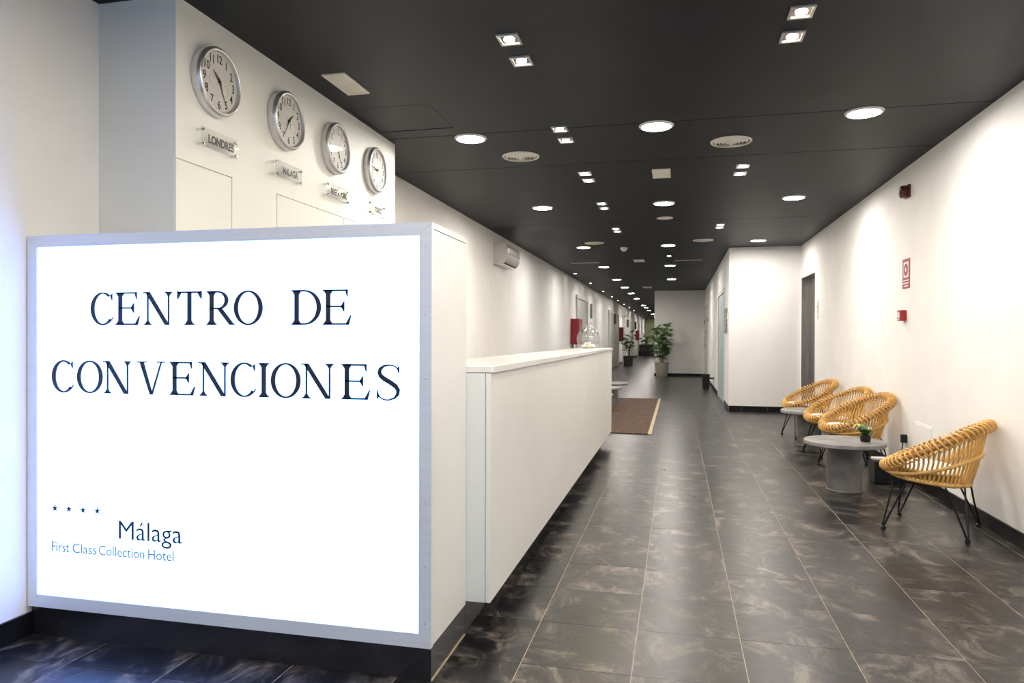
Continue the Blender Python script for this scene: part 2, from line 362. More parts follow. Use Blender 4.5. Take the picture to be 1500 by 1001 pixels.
# pale blue door
d3 = struct(MB().box(PX-.02, PX+.12, PD0-.07, PD0, 0, PDT+.07).box(PX-.02, PX+.12, PD1, PD1+.07, 0, PDT+.07).box(PX-.02, PX+.12, PD0, PD1, PDT, PDT+.07).build('door_3', 'frame_grey'), 'pale blue double door in the passage wall')
for a, b_ in ((PD0, (PD0+PD1)/2-.002), ((PD0+PD1)/2+.002, PD1)):
    lf = MB().box(PX+.0, PX+.045, a+.003, b_-.003, .01, PDT-.004).build('door_leaf', 'door_blue', d3)
# far passage door
d4 = struct(MB().box(PX-.02, PX+.0, 19.8, 19.87, 0, 2.12).box(PX-.02, PX, 22.3, 22.37, 0, 2.12).box(PX-.02, PX, 19.87, 22.3, 2.05, 2.12).build('door_4', 'frame_grey'), 'cream double door with pull handle near the far wall')
for a, b_ in ((19.873, 21.083), (21.087, 22.297)):
    lf = MB().box(PX-.012, PX, a, b_, .01, 2.046).build('door_leaf', 'door_cream', d4)
    yy = 20.95 if a < 20 else 21.22
    MB().tube([(PX-.01, yy, .98), (PX-.12, yy, 1.0), (PX-.12, yy, 1.34), (PX-.01, yy, 1.36)], .019, 8).build('pull_handle', 'brushed', lf)
    MB().box(PX-.03, PX-.012, yy-.04, yy+.04, .86, .96).build('lock_plate', 'white_plastic', lf)
    MB().tube([(PX-.02, b_-.05 if a > 20 else a+.05, 1.62), (PX-.02, b_-.05 if a > 20 else a+.05, 1.74)], .014, 6).build('hinge', 'black_metal', lf)
# corridor doors on the left wall
for i, (a, b_, zt, lab) in enumerate(((18.0, 20.1, 2.2, 'grey corridor door nearest the counter'), (26.7, 31.0, 2.15, 'grey corridor door beyond the first planter'), (33.6, 35.4, 2.1, 'third grey door along the left corridor wall'), (38.5, 41.0, 2.1, 'fourth grey door along the left corridor wall'), (46, 48, 2.1, 'last grey door along the left corridor wall'))):
    dd = struct(MB().box(LW, LW+.05, a-.08, a, 0, zt+.08).box(LW, LW+.05, b_, b_+.08, 0, zt+.08).box(LW, LW+.05, a, b_, zt, zt+.08).build('door_%d' % (5+i), 'frame_grey'), lab)
    mid = (a+b_)/2
    for p, q in ((a, mid-.002), (mid+.002, b_)):
        lf = MB().box(LW, LW+.02, p+.002, q-.002, .1 if i == 9 else .01, zt-.003).build('door_leaf', 'door_grey', dd)
        yy = q-.1 if p == a else p+.1
        MB().tube([(LW+.02, yy, 1.05), (LW+.07, yy, 1.05), (LW+.07, yy+(-.12 if p == a else .12), 1.05)], .01, 6).build('handle', 'chrome', lf)

# ------------------------------------------------------------------ lit sign box
SX0, SX1, SY0, SZ0, SZ1 = LW+.004, -.82, 2.309, .119, 1.587
sg = thing('illuminated_sign', 'big glowing white convention centre sign in an aluminium frame', 'sign', ((SX0+SX1)/2, 2.45, 0))
def sgp(mb, name, m, **k):
    o = mb.build(name, m, sg, **k); o.matrix_parent_inverse = Matrix.Translation((-(SX0+SX1)/2, -2.45, 0)); return o
FW = .045
ix0, ix1, iz0, iz1 = SX0+FW, SX1-FW, SZ0+FW+.004, SZ1-FW
def rail(poly): return MB().add([(x, SY0, z) for x, z in poly]+[(x, SY0+.022, z) for x, z in poly], [(0,1,2,3),(7,6,5,4),(0,4,5,1),(1,5,6,2),(2,6,7,3),(3,7,4,0)])
q = .0006
for poly in ([(SX0+q, SZ1), (SX1-q, SZ1), (ix1-q, iz1), (ix0+q, iz1)], [(ix0+q, iz0), (ix1-q, iz0), (SX1-q, SZ0), (SX0+q, SZ0)],
             [(SX0, SZ1-q), (ix0, iz1-q), (ix0, iz0+q), (SX0, SZ0+q)], [(ix1, iz1-q), (SX1, SZ1-q), (SX1, SZ0+q), (ix1, iz0+q)]):
    sgp(rail(poly), 'frame_rail', 'aluminium')
PYS = 2.317
sgp(MB().box(ix0-.004, ix1+.004, PYS, PYS+.012, iz0-.004, iz1+.004), 'light_panel', 'sign_face')
sgp(MB().box(SX0, SX1-.02, PYS+.0145, 2.662, SZ0, SZ1-.022), 'body', 'laminate')
sgp(MB().box(SX1-.019, SX1-.001, SY0+.0235, 2.722, SZ0+.004, SZ1-.024), 'side_panel', 'laminate')
sgp(MB().box(SX0, SX1, SY0+.0225, 2.722, SZ1-.021, SZ1), 'top_panel', 'laminate')
sgp(MB().box(SX0, SX1-.006, 2.329, 2.662, 0.0, SZ0-.001).box(-1.2, SX1-.006, 2.662, 2.722, 0, SZ0-.001), 'plinth', 'plinth_tile')
sgp(MB().box(SX1-.0055, SX1-.0015, 2.327, 2.722, 0, .005), 'sealant_bead', 'mat_edge')
for z in (1.505, 1.27, 1.05, .62, .40, .205):
    sgp(MB().lathe([(.0042, 0), (.0042, .0015), (.002, .0022)], 10), 'screw', 'brushed', loc=(SX1-.022, SY0, z), rot=FACE_S, smooth=40)
# serif capitals, drawn stroke by stroke
T_, t_ = .0172, .0060
def glyph(ch, W, H):
    mb = MB(); D0, D1 = 0.0, .003
    def P(*pts): mb.prism(list(pts), D0, D1)
    def Rc(x0, y0, x1, y1): P((x0, y0), (x1, y0), (x1, y1), (x0, y1))
    def serif(xa, xb, y, d):       # thin foot under a stem xa..xb, d=+1 foot at the bottom, -1 at the top
        e_ = .0125; Rc(xa-e_, min(y, y+d*t_*.8), xb+e_, max(y, y+d*t_*.8))
        for xx, s in ((xa, -1), (xb, 1)): P((xx, y+d*t_*.7), (xx+s*e_*.7, y+d*t_*.7), (xx, y+d*(t_+.011)))
    def ring(cx, cy, rx, ry, a0, a1, tx, ty, n=28):
        st = []
        for i in range(n+1):
            a = math.radians(a0+(a1-a0)*i/n)
            st.append(((cx+rx*math.cos(a), cy+ry*math.sin(a)), (cx+(rx-tx)*math.cos(a), cy+(ry-ty)*math.sin(a))))
        for i in range(n): P(st[i][0], st[i+1][0], st[i+1][1], st[i][1])
    def strok(pts):                 # (x, y, half width)
        L = []
        for i, (x, y, hw) in enumerate(pts):
            a = pts[max(i-1, 0)]; b_ = pts[min(i+1, len(pts)-1)]; dx, dy = b_[0]-a[0], b_[1]-a[1]; l = math.hypot(dx, dy) or 1
            L.append(((x-dy/l*hw, y+dx/l*hw), (x+dy/l*hw, y-dx/l*hw)))
        for i in range(len(L)-1): P(L[i][0], L[i+1][0], L[i+1][1], L[i][1])
    if ch == 'O': ring(W/2, H/2, W/2, H/2+.001, 0, 360, T_, t_, 40)
    elif ch == 'C':
        ring(W*.54, H/2, W*.54, H/2+.001, 52, 318, T_, t_, 34)
        P((W*.86, H*.90), (W*.955, H*.97), (W*.955, H*.76), (W*.93, H*.76)); strok([(W*.87, H*.12, .0022), (W*.94, H*.18, .002), (W*.99, H*.25, .0012)])
    elif ch == 'I':
        c = W/2; Rc(c-T_/2, 0, c+T_/2, H); serif(c-T_/2, c+T_/2, 0, 1); serif(c-T_/2, c+T_/2, H, -1)
    elif ch == 'E':
        a = .017; Rc(a, 0, a+T_, H); serif(a, a+T_, 0, 1); serif(a, a+T_, H, -1)
        Rc(a, H-t_, W*.88, H); Rc(a, 0, W*.92, t_); Rc(a, H*.52-t_/2, W*.74, H*.52+t_/2)
        P((W*.88, H), (W*.88, H-.026), (W*.855, H-.026), (W*.80, H-t_)); P((W, .034), (W*.92, 0), (W*.82, t_), (W*.965, .034))
        P((W*.77, H*.52+.018), (W*.77, H*.52-.018), (W*.745, H*.52-.018), (W*.66, H*.52-t_/2), (W*.66, H*.52+t_/2), (W*.745, H*.52+.018))
    elif ch == 'T':
        c = W/2; Rc(c-T_/2, 0, c+T_/2, H); serif(c-T_/2, c+T_/2, 0, 1); Rc(0.002, H-t_, W-.002, H)
        P((0, H+.001), (.006, H+.001), (.018, H-t_), (.004, H-.028), (0, H-.028)); P((W, H+.001), (W-.006, H+.001), (W-.018, H-t_), (W-.004, H-.028), (W, H-.028))
    elif ch == 'D':
        a = .016; Rc(a, 0, a+T_, H); serif(a, a+T_, 0, 1); serif(a, a+T_, H, -1)
        c = W*.45; Rc(a, 0, c, t_); Rc(a, H-t_, c, H); ring(c, H/2, W-c, H/2, -90, 90, T_, t_, 26)
    elif ch == 'N':
        a, b_ = .021, W-.021; Rc(a-t_/2, 0, a+t_/2, H); Rc(b_-t_/2, 0, b_+t_/2, H)
        P((a-.012, H), (a+.008, H), (b_+t_/2, 0), (b_-.016, 0)); serif(a-t_/2, a+t_/2, 0, 1); serif(b_-t_/2, b_+t_/2, H, -1); Rc(0.0, H-t_*.8, .02, H)
    elif ch == 'V':
        m_ = W*.52; P((.012, H), (.030, H), (m_+.007, 0), (m_-.006, 0)); P((W-.017, H), (W-.011, H), (m_+.007, 0), (m_-.001, 0))
        Rc(0, H-t_*.8, .044, H); Rc(W-.034, H-t_*.8, W, H)
    elif ch == 'R':
        a = .016; Rc(a, 0, a+T_, H); serif(a, a+T_, 0, 1); serif(a, a+T_, H, -1)
        c = W*.42; yb = H*.46; Rc(a, H-t_, c, H); Rc(a, yb, c+.01, yb+t_); ring(c, (H+yb)/2, W*.76-c, (H-yb)/2, -90, 90, T_*.9, t_, 22)
        P((W*.36, yb+t_), (W*.53, yb+t_), (W*.93, t_), (W, 0), (W*.80, 0))
    elif ch == 'S':
        base = [(.90, .80, .0012), (.84, .90, .0020), (.70, .97, .0022), (.52, .985, .0024), (.32, .955, .0040), (.18, .87, .0062), (.15, .77, .0072), (.20, .68, .0076), (.36, .59, .0080), (.58, .50, .0082), (.78, .40, .0080), (.88, .29, .0074), (.86, .17, .0060), (.74, .07, .0036), (.52, .012, .0024), (.32, .02, .0022), (.16, .09, .0020), (.07, .22, .0012)]
        strok([(x*W, y*H, h) for x, y, h in base])
        P((W*.84, H*.90), (W*.92, H*.97), (W*.92, H*.76), (W*.89, H*.76)); P((W*.05, H*.28), (W*.05, H*.02), (W*.14, H*.10), (W*.08, H*.28))
    return mb
row1 = [-2.2172, -2.1137, -2.1078, -1.9944, -1.9799, -1.8469, -1.8305, -1.7251, -1.7078, -1.5832, -1.59, -1.4715, -1.3593, -1.2385, -1.2366, -1.1214]
row2 = [-2.3992, -2.2964, -2.2811, -2.1622, -2.1607, -2.0287, -2.0082, -1.8852, -1.8673, -1.7528, -1.7388, -1.606, -1.6033, -1.4978, -1.4932, -1.4399, -1.4379, -1.3185, -1.3166, -1.1839, -1.1636, -1.0493, -1.0289, -.9331]
for word, xsr, z0, H in (('CENTRODE', row1, 1.2345, .1255), ('CONVENCIONES', row2, .9705, .1255)):
    for i, ch in enumerate(word):
        x0, x1 = xsr[2*i], xsr[2*i+1]
        sgp(glyph(ch, x1-x0, H), 'letter', 'ink', loc=(x0, PYS, z0), rot=FACE_S)
def sgt(me, name, m, loc):
    o = obj(name, me, m, sg, loc, FACE_S); o.matrix_parent_inverse = Matrix.Translation((-(SX0+SX1)/2, -2.45, 0)); return o
sgt(fit_text('city_lettering', 'Málaga', 0, .279, 0, .0700, -.004), 'city_lettering', 'ink', (-2.0895, PYS, .4115))
for wd_, f0, f1 in (('First', 0, .149), ('Class', .177, .377), ('Collection', .397, .767), ('Hotel', .798, 1)):
    sgt(fit_text('slogan_word', wd_, 0, .556*(f1-f0), 0, .0385, .001), 'slogan_word', 'ink_grey', (-2.4015+.556*f0, PYS, .3425))
star = [(.0150*(1 if k % 2 == 0 else .40)*math.sin(PI*k/5), .0150*(1 if k % 2 == 0 else .40)*math.cos(PI*k/5)) for k in range(10)]
for i in range(4):
    sgp(MB().prism(star, 0, .001), 'star', 'ink', loc=(-2.3864+.0660*i, PYS, .5125), rot=FACE_S)

# ------------------------------------------------------------------ reception counter
CXF, CY0, CY1, CZB, CZT = -.72, 2.725, 8.06, .135, 1.077
ct = thing('reception_counter', 'long white reception counter running away from the sign', 'counter', (-.9, 5.4, 0))
def ctp(mb, name, m, **k):
    o = mb.build(name, m, ct, **k); o.matrix_parent_inverse = Matrix.Translation((.9, -5.4, 0)); return o
ctp(MB().box(CXF-.02, CXF, CY0, CY1, CZB, CZT-.028), 'front_panel', 'laminate', bevel=.0015)
ctp(MB().box(-1.06, CXF-.022, CY0, CY0+.02, CZB, CZT-.028), 'end_panel', 'laminate_cool')
ctp(MB().box(-1.06, CXF-.022, CY1-.02, CY1, CZB, CZT-.028), 'end_panel', 'laminate')
ctp(MB().box(-1.08, CXF+.012, CY0-.001, CY1+.012, CZT-.026, CZT), 'counter_top', 'top_white', bevel=.002)
ctp(MB().box(-1.06, -1.04, CY0+.022, CY1-.022, CZB, CZT-.028), 'back_panel', 'laminate')
ctp(MB().box(-1.02, SX1-.006, CY0+.0005, CY1-.08, 0, CZB-.001), 'plinth', 'plinth_tile')
# glass flask with shells on the counter
VX, VY = -.915, 7.5
vs_ = thing('glass_flask', 'round clear glass flask with a short neck on the counter', 'vase', (VX, VY, CZT))
pr = [(.055, .0), (.085, .010), (.112, .042), (.124, .085), (.124, .115), (.112, .155), (.086, .188), (.056, .207), (.036, .220), (.028, .236), (.028, .252), (.036, .270)]
inn = [(r-.0035, z+.003) for r, z in pr[::-1]][1:]
MB().lathe(pr+inn, 36).build('flask_body', 'vase_glass', vs_, smooth=50)
MB().tube([(.037*math.cos(a*PI/8), .037*math.sin(a*PI/8), .272) for a in range(16)], .0046, 8, closed=True).build('lip', 'vase_glass', vs_, smooth=60)
sh = MB()
for k in range(80):
    a = random.uniform(0, 2*PI); rr_ = .066*math.sqrt(random.random()); s = random.uniform(.010, .019); z = .018+random.random()*.055*max(0, 1-rr_/.085)
    n0 = len(sh.v); tmp = MB().lathe([(s*.2, -s*.35), (s*.9, -s*.2), (s, 0), (s*.6, s*.3), (s*.1, s*.42)], 7)
    Rm = Euler((random.uniform(-.9, .9), random.uniform(-.9, .9), random.uniform(0, 6))).to_matrix()
    sh.add([Rm @ Vector(v)+Vector((rr_*math.cos(a), rr_*math.sin(a), z)) for v in tmp.v], tmp.f)
o = sh.build('shells', 'shell', None, (VX, VY, CZT), smooth=50); tag(o, 'cream shells heaped inside the glass flask', 'shells', kind='stuff')

# ------------------------------------------------------------------ clocks and name plates
def clock(y, name, hh, mm_, lab):
    ck = thing('wall_clock', lab, 'clock', (PXW, y, 2.378), FACE_E, 'wall clocks over the cupboards')
    R, D = .160, .052
    MB().lathe([(.150, .0), (R-.004, .0), (R, .006), (R, .032), (R-.003, .043), (R-.009, .050), (R-.016, D), (R-.021, .050), (R-.024, .044), (R-.024, .012), (.150, .004)], 64, closed=True).build('rim', 'brushed', ck, smooth=35)
    dial = MB().lathe([(.1355, .012), (.1355, .034)], 48).build('dial', 'dial', ck)
    for n_ in range(1, 13):
        a = 2*PI*n_/12
        me = text_mesh('numeral', str(n_), .056, .0004, .0004, 'CENTER', sx=.80)
        obj('numeral', me, 'ink', dial, (.106*math.sin(a), .106*math.cos(a)-.0195, .0345))
    for cx, cy, rr_ in ((-.044, -.006, .028), (.040, -.030, .028)):
        sub = MB().tube([(cx+rr_*math.cos(k*PI/14), cy+rr_*math.sin(k*PI/14), .0342) for k in range(28)], .0006, 4, closed=True)
        for k in range(12): sub.box(cx+rr_*.82*math.cos(k*PI/6)-.001, cx+rr_*.82*math.cos(k*PI/6)+.001, cy+rr_*.82*math.sin(k*PI/6)-.001, cy+rr_*.82*math.sin(k*PI/6)+.001, .0341, .0345)
        sub.build('small_dial', 'print_faint', dial)
    def hand(nm, a, L, w, z, back=.018, m='ink'):
        MB().add([(-w*.6, -back, z), (w*.6, -back, z), (w, 0, z), (w*.35, L, z), (-w*.35, L, z), (-w, 0, z), (-w*.6, -back, z+.001), (w*.6, -back, z+.001), (w, 0, z+.001), (w*.35, L, z+.001), (-w*.35, L, z+.001), (-w, 0, z+.001)],
                 [(5,4,3,2,1,0), (6,7,8,9,10,11)]+[(i, (i+1) % 6, 6+(i+1) % 6, 6+i) for i in range(6)]).build(nm, m, ck, rot=(0, 0, -a))
    am = 2*PI*mm_/60; ah = 2*PI*(hh+mm_/60)/12
    hand('hour_hand', ah, .062, .0045, .0365); hand('minute_hand', am, .098, .0035, .0385); hand('second_hand', 1.9+hh, .045, .001, .0402)
    MB().lathe([(.007, .034), (.007, .0418), (.003, .0425)], 16).build('hub', 'ink', ck, smooth=40)
    MB().lathe([(.1357, .0440), (.1357, .0452)], 48).build('glass', 'clock_glass', ck)
    return ck
for y, nm, hh, mm_, lab in ((2.923, 'LONDRES', 10, 26, 'silver wall clock showing London time, largest and nearest of the four'),
                            (3.532, 'MALAGA', 1, 35, 'silver wall clock above the Malaga name plate'),
                            (4.112, 'NUEVA YORK', 5, 27, 'silver wall clock above the New York name plate'),
                            (4.712, 'TOKIO', 8, 46, 'silver wall clock farthest along the partition, above the Tokyo plate')):
    clock(y, nm, hh, mm_, lab)
    city = {'LONDRES': 'London', 'MALAGA': 'Malaga', 'NUEVA YORK': 'New York', 'TOKIO': 'Tokyo'}[nm]
    W = .27 if nm != 'NUEVA YORK' else .29
    pl = thing('name_plate', 'clear acrylic plate with black letters for %s under its clock' % city, 'name plate', (PXW, y+.010, 2.096), FACE_E, 'acrylic plates under the clocks')
    MB().box(-W/2, W/2, -.045, .045, .030, .035).build('acrylic_plate', 'acrylic', pl)
    for sx in (-1, 1):
        for sy in (-1, 1): MB().lathe([(.0065, 0), (.0065, .036), (.005, .038)], 12).build('standoff', 'chrome', pl, loc=(sx*(W/2-.012), sy*.032, 0), smooth=40)
    lw_ = {'LONDRES': .19, 'MALAGA': .155, 'NUEVA YORK': .215, 'TOKIO': .125}[nm]
    obj('lettering', fit_text('lettering', nm, -lw_/2, lw_/2, -.019, .038, .042, .0008), 'ink', pl, (.006, 0, .0355))

# ------------------------------------------------------------------ ceiling fittings
def round_light(x, y, lab):
    t = thing('round_downlight', lab, 'ceiling light', (x, y, CZ), group='round downlights')
    MB().lathe([(.100, -.012), (.112, -.012), (.120, -.004), (.120, 0), (.100, 0)], 40, closed=True).build('trim', 'white_plastic', t, smooth=40)
    MB().lathe([(.0995, -.008), (.0995, -.001)], 36).build('diffuser', 'lamp_round', t)
rows = {'left': (-1.5, [None, 5.07, 7.95, 11.58, 14.85, 18.15, 20.95, 23.8, 27.15, 32.85, 35.4, 38.9, 45, 50, 55]), 'middle': (-.15, [2.12, 5.05, 7.96, 11.58, 14.8, 18.23]), 'right': (1.18, [2.12, 5.04, 7.92, 11.28])}  # last left lamp, hidden by the far wall, added to brighten the corridor end
nice = {'left': 'in the row on the counter side', 'middle': 'in the middle row', 'right': 'in the row on the chair side'}
for rn, (x, Ys) in rows.items():
    for i, y in enumerate(Ys):
        if y is None: continue
        lab = 'round glowing ceiling downlight %s, %s' % (nice[rn], 'overhead, out of view' if i == 0 else 'nearest of those in view' if i == 1 else ordinal(i-1)+' of those in view')
        round_light(x, y, lab)
for x, wh in ((-1.5, 'left'), (-.15, 'middle'), (1.18, 'right')):  # unseen row added to light the near end of the hall
    round_light(x, -.8, 'added unseen round downlight behind the photographer, %s one of the row' % wh)
def spot_sq(x, y, lab):
    t = thing('square_spotlight', lab, 'ceiling light', (x, y, CZ), group='small square spotlights in pairs')
    a, b_ = .054, .042
    fr = MB()
    for (x0, x1, y0, y1) in ((-a, a, -a-.01, -b_-.006), (-a, a, b_+.006, a+.01), (-a, -b_, -b_-.006, b_+.006), (b_, a, -b_-.006, b_+.006)): fr.box(x0, x1, y0, y1, -.008, 0)
    fr.build('trim', 'brushed', t)
    MB().box(-b_, b_, -b_-.006, b_+.006, -.003, 0).build('reflector', 'chrome', t)
    MB().lathe([(.026, -.0065), (.026, -.0035)], 20).build('bulb', 'lamp_spot', t)
for side, x, prs in (('left', -.817, [(3.43, 3.71), (4.98, 5.27), (6.38, 6.66), (7.84, 8.13), (9.69, 9.94)]), ('right', .54, [(3.43, 3.70), (6.38, 6.67), (9.62, 9.85)])):
    for j, y in enumerate(((1.93, 2.21), (.48, .75))[side == 'right']): spot_sq(x, y, 'added small square spotlight overhead out of view, %s of the %s pair' % (('nearer one', 'farther one')[j], side))  # extra unseen pairs, added for more light around the sign
    for i, p in enumerate(prs):
        for j, y in enumerate(p):
            spot_sq(x, y, 'small square spotlight in the %s row, %s of the %s pair' % (side, ('nearer one', 'farther one')[j], ordinal(i)))
def wash(x, y, lab):
    t = thing('small_downlight', lab, 'ceiling light', (x, y, CZ), group='small downlights washing the left wall')
    MB().lathe([(.032, -.006), (.044, -.006), (.046, 0), (.032, 0)], 20, closed=True).build('trim', 'white_plastic', t, smooth=40)
    MB().lathe([(.0315, -.004), (.0315, -.001)], 18).build('bulb', 'lamp_wash', t)
    ld = bpy.data.lights.new('beam', 'SPOT'); ld.energy = W_WASH; ld.color = (1, .90, .72); ld.spot_size = math.radians(40); ld.spot_blend = .8; ld.shadow_soft_size = .03
    lo = bpy.data.objects.new('beam', ld); C.objects.link(lo); lo.parent = t; lo.location = (0, 0, -.02); lo.rotation_euler = (0, math.radians(11), 0)
for i, y in enumerate((16.3, 19.25, 22.7, 25.7, 28.4, 31.7, 35.2, 39.2, 43.5, 48.5, 53)): wash(-2.30, y, 'small downlight beside the left corridor wall, %s in its row' % ('nearest' if i == 0 else ordinal(i)))
for x, y, lab in ((-.153, 13.1, 'tiny downlight between the middle row of round lamps'),):
    wash(x, y, lab)
def round_vent(x, y, r, lab, rings=4):
    t = thing('round_air_diffuser', lab, 'air vent', (x, y, CZ), group='round air diffusers')
    MB().lathe([(r-.02, -.010), (r-.006, -.010), (r, -.003), (r, 0), (r-.02, 0)], 44, closed=True).build('outer_ring', 'vent_plastic', t, smooth=40)
    MB().lathe([(r-.02, -.001), (r-.02, 0)], 36).build('backing', 'ceiling_dark', t)
    for k in range(rings):
        q_ = r-.028-(r-.05)/rings*k
        MB().lathe([(q_-.018, -.016-.002*k), (q_-.016, -.018-.002*k), (q_, -.004), (q_-.003, -.002)], 36, closed=True).build('vane', 'vent_plastic', t, smooth=40)
    MB().lathe([(.016, -.003), (.016, -.022), (.010, -.026)][::-1], 16).build('hub', 'vent_plastic', t, smooth=40)
round_vent(-1.25, 5.667, .152, 'round white air diffuser above the counter, nearest'); round_vent(.386, 5.573, .152, 'round white air diffuser above the walkway, nearest')
round_vent(-1.27, 11.1, .152, 'round white air diffuser beside the fourth counter-side lamp', 3); round_vent(.372, 11.1, .152, 'round white air diffuser above the walkway, farther one', 3)
def rect_vent(x, y, wx, wy, lab, rot=0, n_=7):
    t = thing('square_air_grille', lab, 'air vent', (x, y, CZ), (0, 0, rot), group='rectangular air grilles')
    a, b_, f_ = wx/2, wy/2, min(wx, wy)*.13
    fr = MB()
    for (x0, x1, y0, y1) in ((-a, a, -b_, -b_+f_), (-a, a, b_-f_, b_), (-a, -a+f_, -b_+f_, b_-f_), (a-f_, a, -b_+f_, b_-f_)): fr.box(x0, x1, y0, y1, -.008, 0)
    fr.build('frame', 'vent_plastic', t); MB().box(-a+f_, a-f_, -b_+f_, b_-f_, -.002, 0).build('backing', 'vent_plastic', t)
    for k in range(n_):
        yy = -b_+f_+(2*b_-2*f_)*(k+.5)/n_
        MB().add([(-a+f_, yy-.006, -.002), (a-f_, yy-.006, -.002), (a-f_, yy+.008, -.007), (-a+f_, yy+.008, -.007), (-a+f_, yy-.005, -.001), (a-f_, yy-.005, -.001), (a-f_, yy+.009, -.006), (-a+f_, yy+.009, -.006)],
                 [(0,3,2,1),(4,5,6,7),(0,1,5,4),(1,2,6,5),(2,3,7,6),(3,0,4,7)]).build('slat', 'vent_plastic', t)
rect_vent(-1.888, 3.828, .142, .335, 'long white air grille in the ceiling beside the clocks', n_=12)
rect_vent(-.145, 6.52, .16, .34, 'square white grille in the ceiling of the walkway'); rect_vent(-.72, 13.8, .2, .4, 'small pale grille in the far ceiling'); rect_vent(-.865, 21.1, .25, .5, 'pale grille in the ceiling near the far wall')
for x0, x1, y, lab in ((-2.05, -1.5, 14.0, 'thin linear air slot in the ceiling, counter side'), (-.05, .45, 13.9, 'thin linear air slot in the ceiling over the walkway')):
    t = thing('linear_air_slot', lab, 'air vent', ((x0+x1)/2, y, CZ)); L = (x1-x0)/2
    MB().box(-L, L, -.045, -.022, -.006, 0).box(-L, L, .022, .045, -.006, 0).build('flange', 'vent_plastic', t); MB().box(-L, L, -.022, .022, -.003, 0).build('slot', 'ceiling_dark', t)
t = thing('ceiling_speaker', 'flat round white speaker in the ceiling of the walkway', 'speaker', (-.156, 8.96, CZ))
MB().lathe([(.085, -.006), (.098, -.006), (.102, 0), (.085, 0)], 32, closed=True).build('ring', 'vent_plastic', t, smooth=40); MB().lathe([(.0845, -.004), (.0845, 0)], 32).build('grille', 'white_plastic', t)
t = thing('smoke_detector', 'white smoke detector hanging from the far ceiling', 'smoke detector', (-.86, 11.77, CZ))
MB().lathe([(.020, -.062), (.034, -.058), (.040, -.040), (.050, -.034)], 24).build('sensor', 'white_plastic', t, smooth=50); MB().lathe([(.052, -.034), (.060, -.020), (.060, 0)], 24).build('base', 'white_plastic', t, smooth=50)

# ------------------------------------------------------------------ air conditioners on the left wall
def aircon(y, zb, L, H, lab):
    D = .20
    t = thing('air_conditioner', lab, 'air conditioner', (LW, y, zb), group='wall air conditioners')
    prof = [(0, 0), (.10, 0), (.145, .012), (.175, .045), (.196, .085), (D, .15), (D, H-.05), (.188, H-.012), (.17, H), (0, H)]
    n_ = len(prof); vs = [(d_, yy, z) for yy in (0, L) for d_, z in prof]
    MB().add(vs, [tuple(range(n_)), tuple(range(n_, 2*n_))[::-1]]+[(i, n_+i, n_+(i+1) % n_, (i+1) % n_) for i in range(n_)]).build('casing', 'ac_plastic', t, smooth=35)
    fp = [(D+.001, .152), (D+.006, .156), (D+.006, H-.056), (D+.001, H-.052)]
    MB().add([(d_, yy, z) for yy in (.015, L-.015) for d_, z in fp], [(0,1,2,3), (7,6,5,4), (0,4,5,1), (1,5,6,2), (2,6,7,3), (3,7,4,0)]).build('front_panel', 'ac_plastic', t)
    MB().add([(x, yy, z) for yy in (.05, L-.06) for x, z in ((.1465, .0105), (.158, .0242), (.160, .0226), (.149, .008))], [(0,1,2,3), (7,6,5,4), (0,4,5,1), (1,5,6,2), (2,6,7,3), (3,7,4,0)]).build('louvre_slot', 'black_plastic', t)
aircon(9.63, 2.215, .80, .29, 'white wall air conditioner above the counter near the ceiling'); aircon(33.0, 2.15, .9, .32, 'white wall air conditioner far down the corridor')

# ------------------------------------------------------------------ things on the left corridor wall
def hose_cabinet(y, lab):
    t = thing('fire_hose_cabinet', lab, 'fire cabinet', (LW, y, 1.03), group='red fire hose cabinets')
    MB().box(0, .19, 0, .62, 0, .62).build('body', 'red', t, bevel=.004)
    dr = MB().box(.192, .204, .01, .61, .01, .61).build('door', 'red', t); MB().box(.2045, .207, .12, .50, .12, .50).build('window', 'plaque_grey', dr); MB().box(.2045, .225, .53, .56, .28, .34).build('handle', 'black_plastic', dr)
hose_cabinet(17.05, 'red fire hose cabinet behind the glass flask'); hose_cabinet(31.4, 'red fire hose cabinet beside the planter'); hose_cabinet(44.5, 'red fire hose cabinet farthest down the corridor')
for y, z0, z1, d_, m_, lab in ((20.9, 1.76, 2.19, .075, 'plaque_grey', 'grey projecting door sign behind the flask neck'), (28.9, 1.75, 2.18, .11, 'plaque_dark', 'dark projecting door sign above the first planter'), (36.3, 1.72, 2.1, .12, 'plaque_dark', 'dark projecting door sign, third along the wall'), (43.2, 1.7, 2.15, .12, 'plaque_dark', 'dark projecting door sign farthest down')):
    t = thing('projecting_sign', lab, 'door sign', (LW, y, (z0+z1)/2), group='projecting signs beside corridor doors'); h_ = (z1-z0)/2
    MB().box(.012, d_, -.012, .012, -h_, h_).build('blade', m_, t, bevel=.002); MB().box(0, .012, -.03, .03, -h_*.7, h_*.7).build('bracket', 'brushed', t)

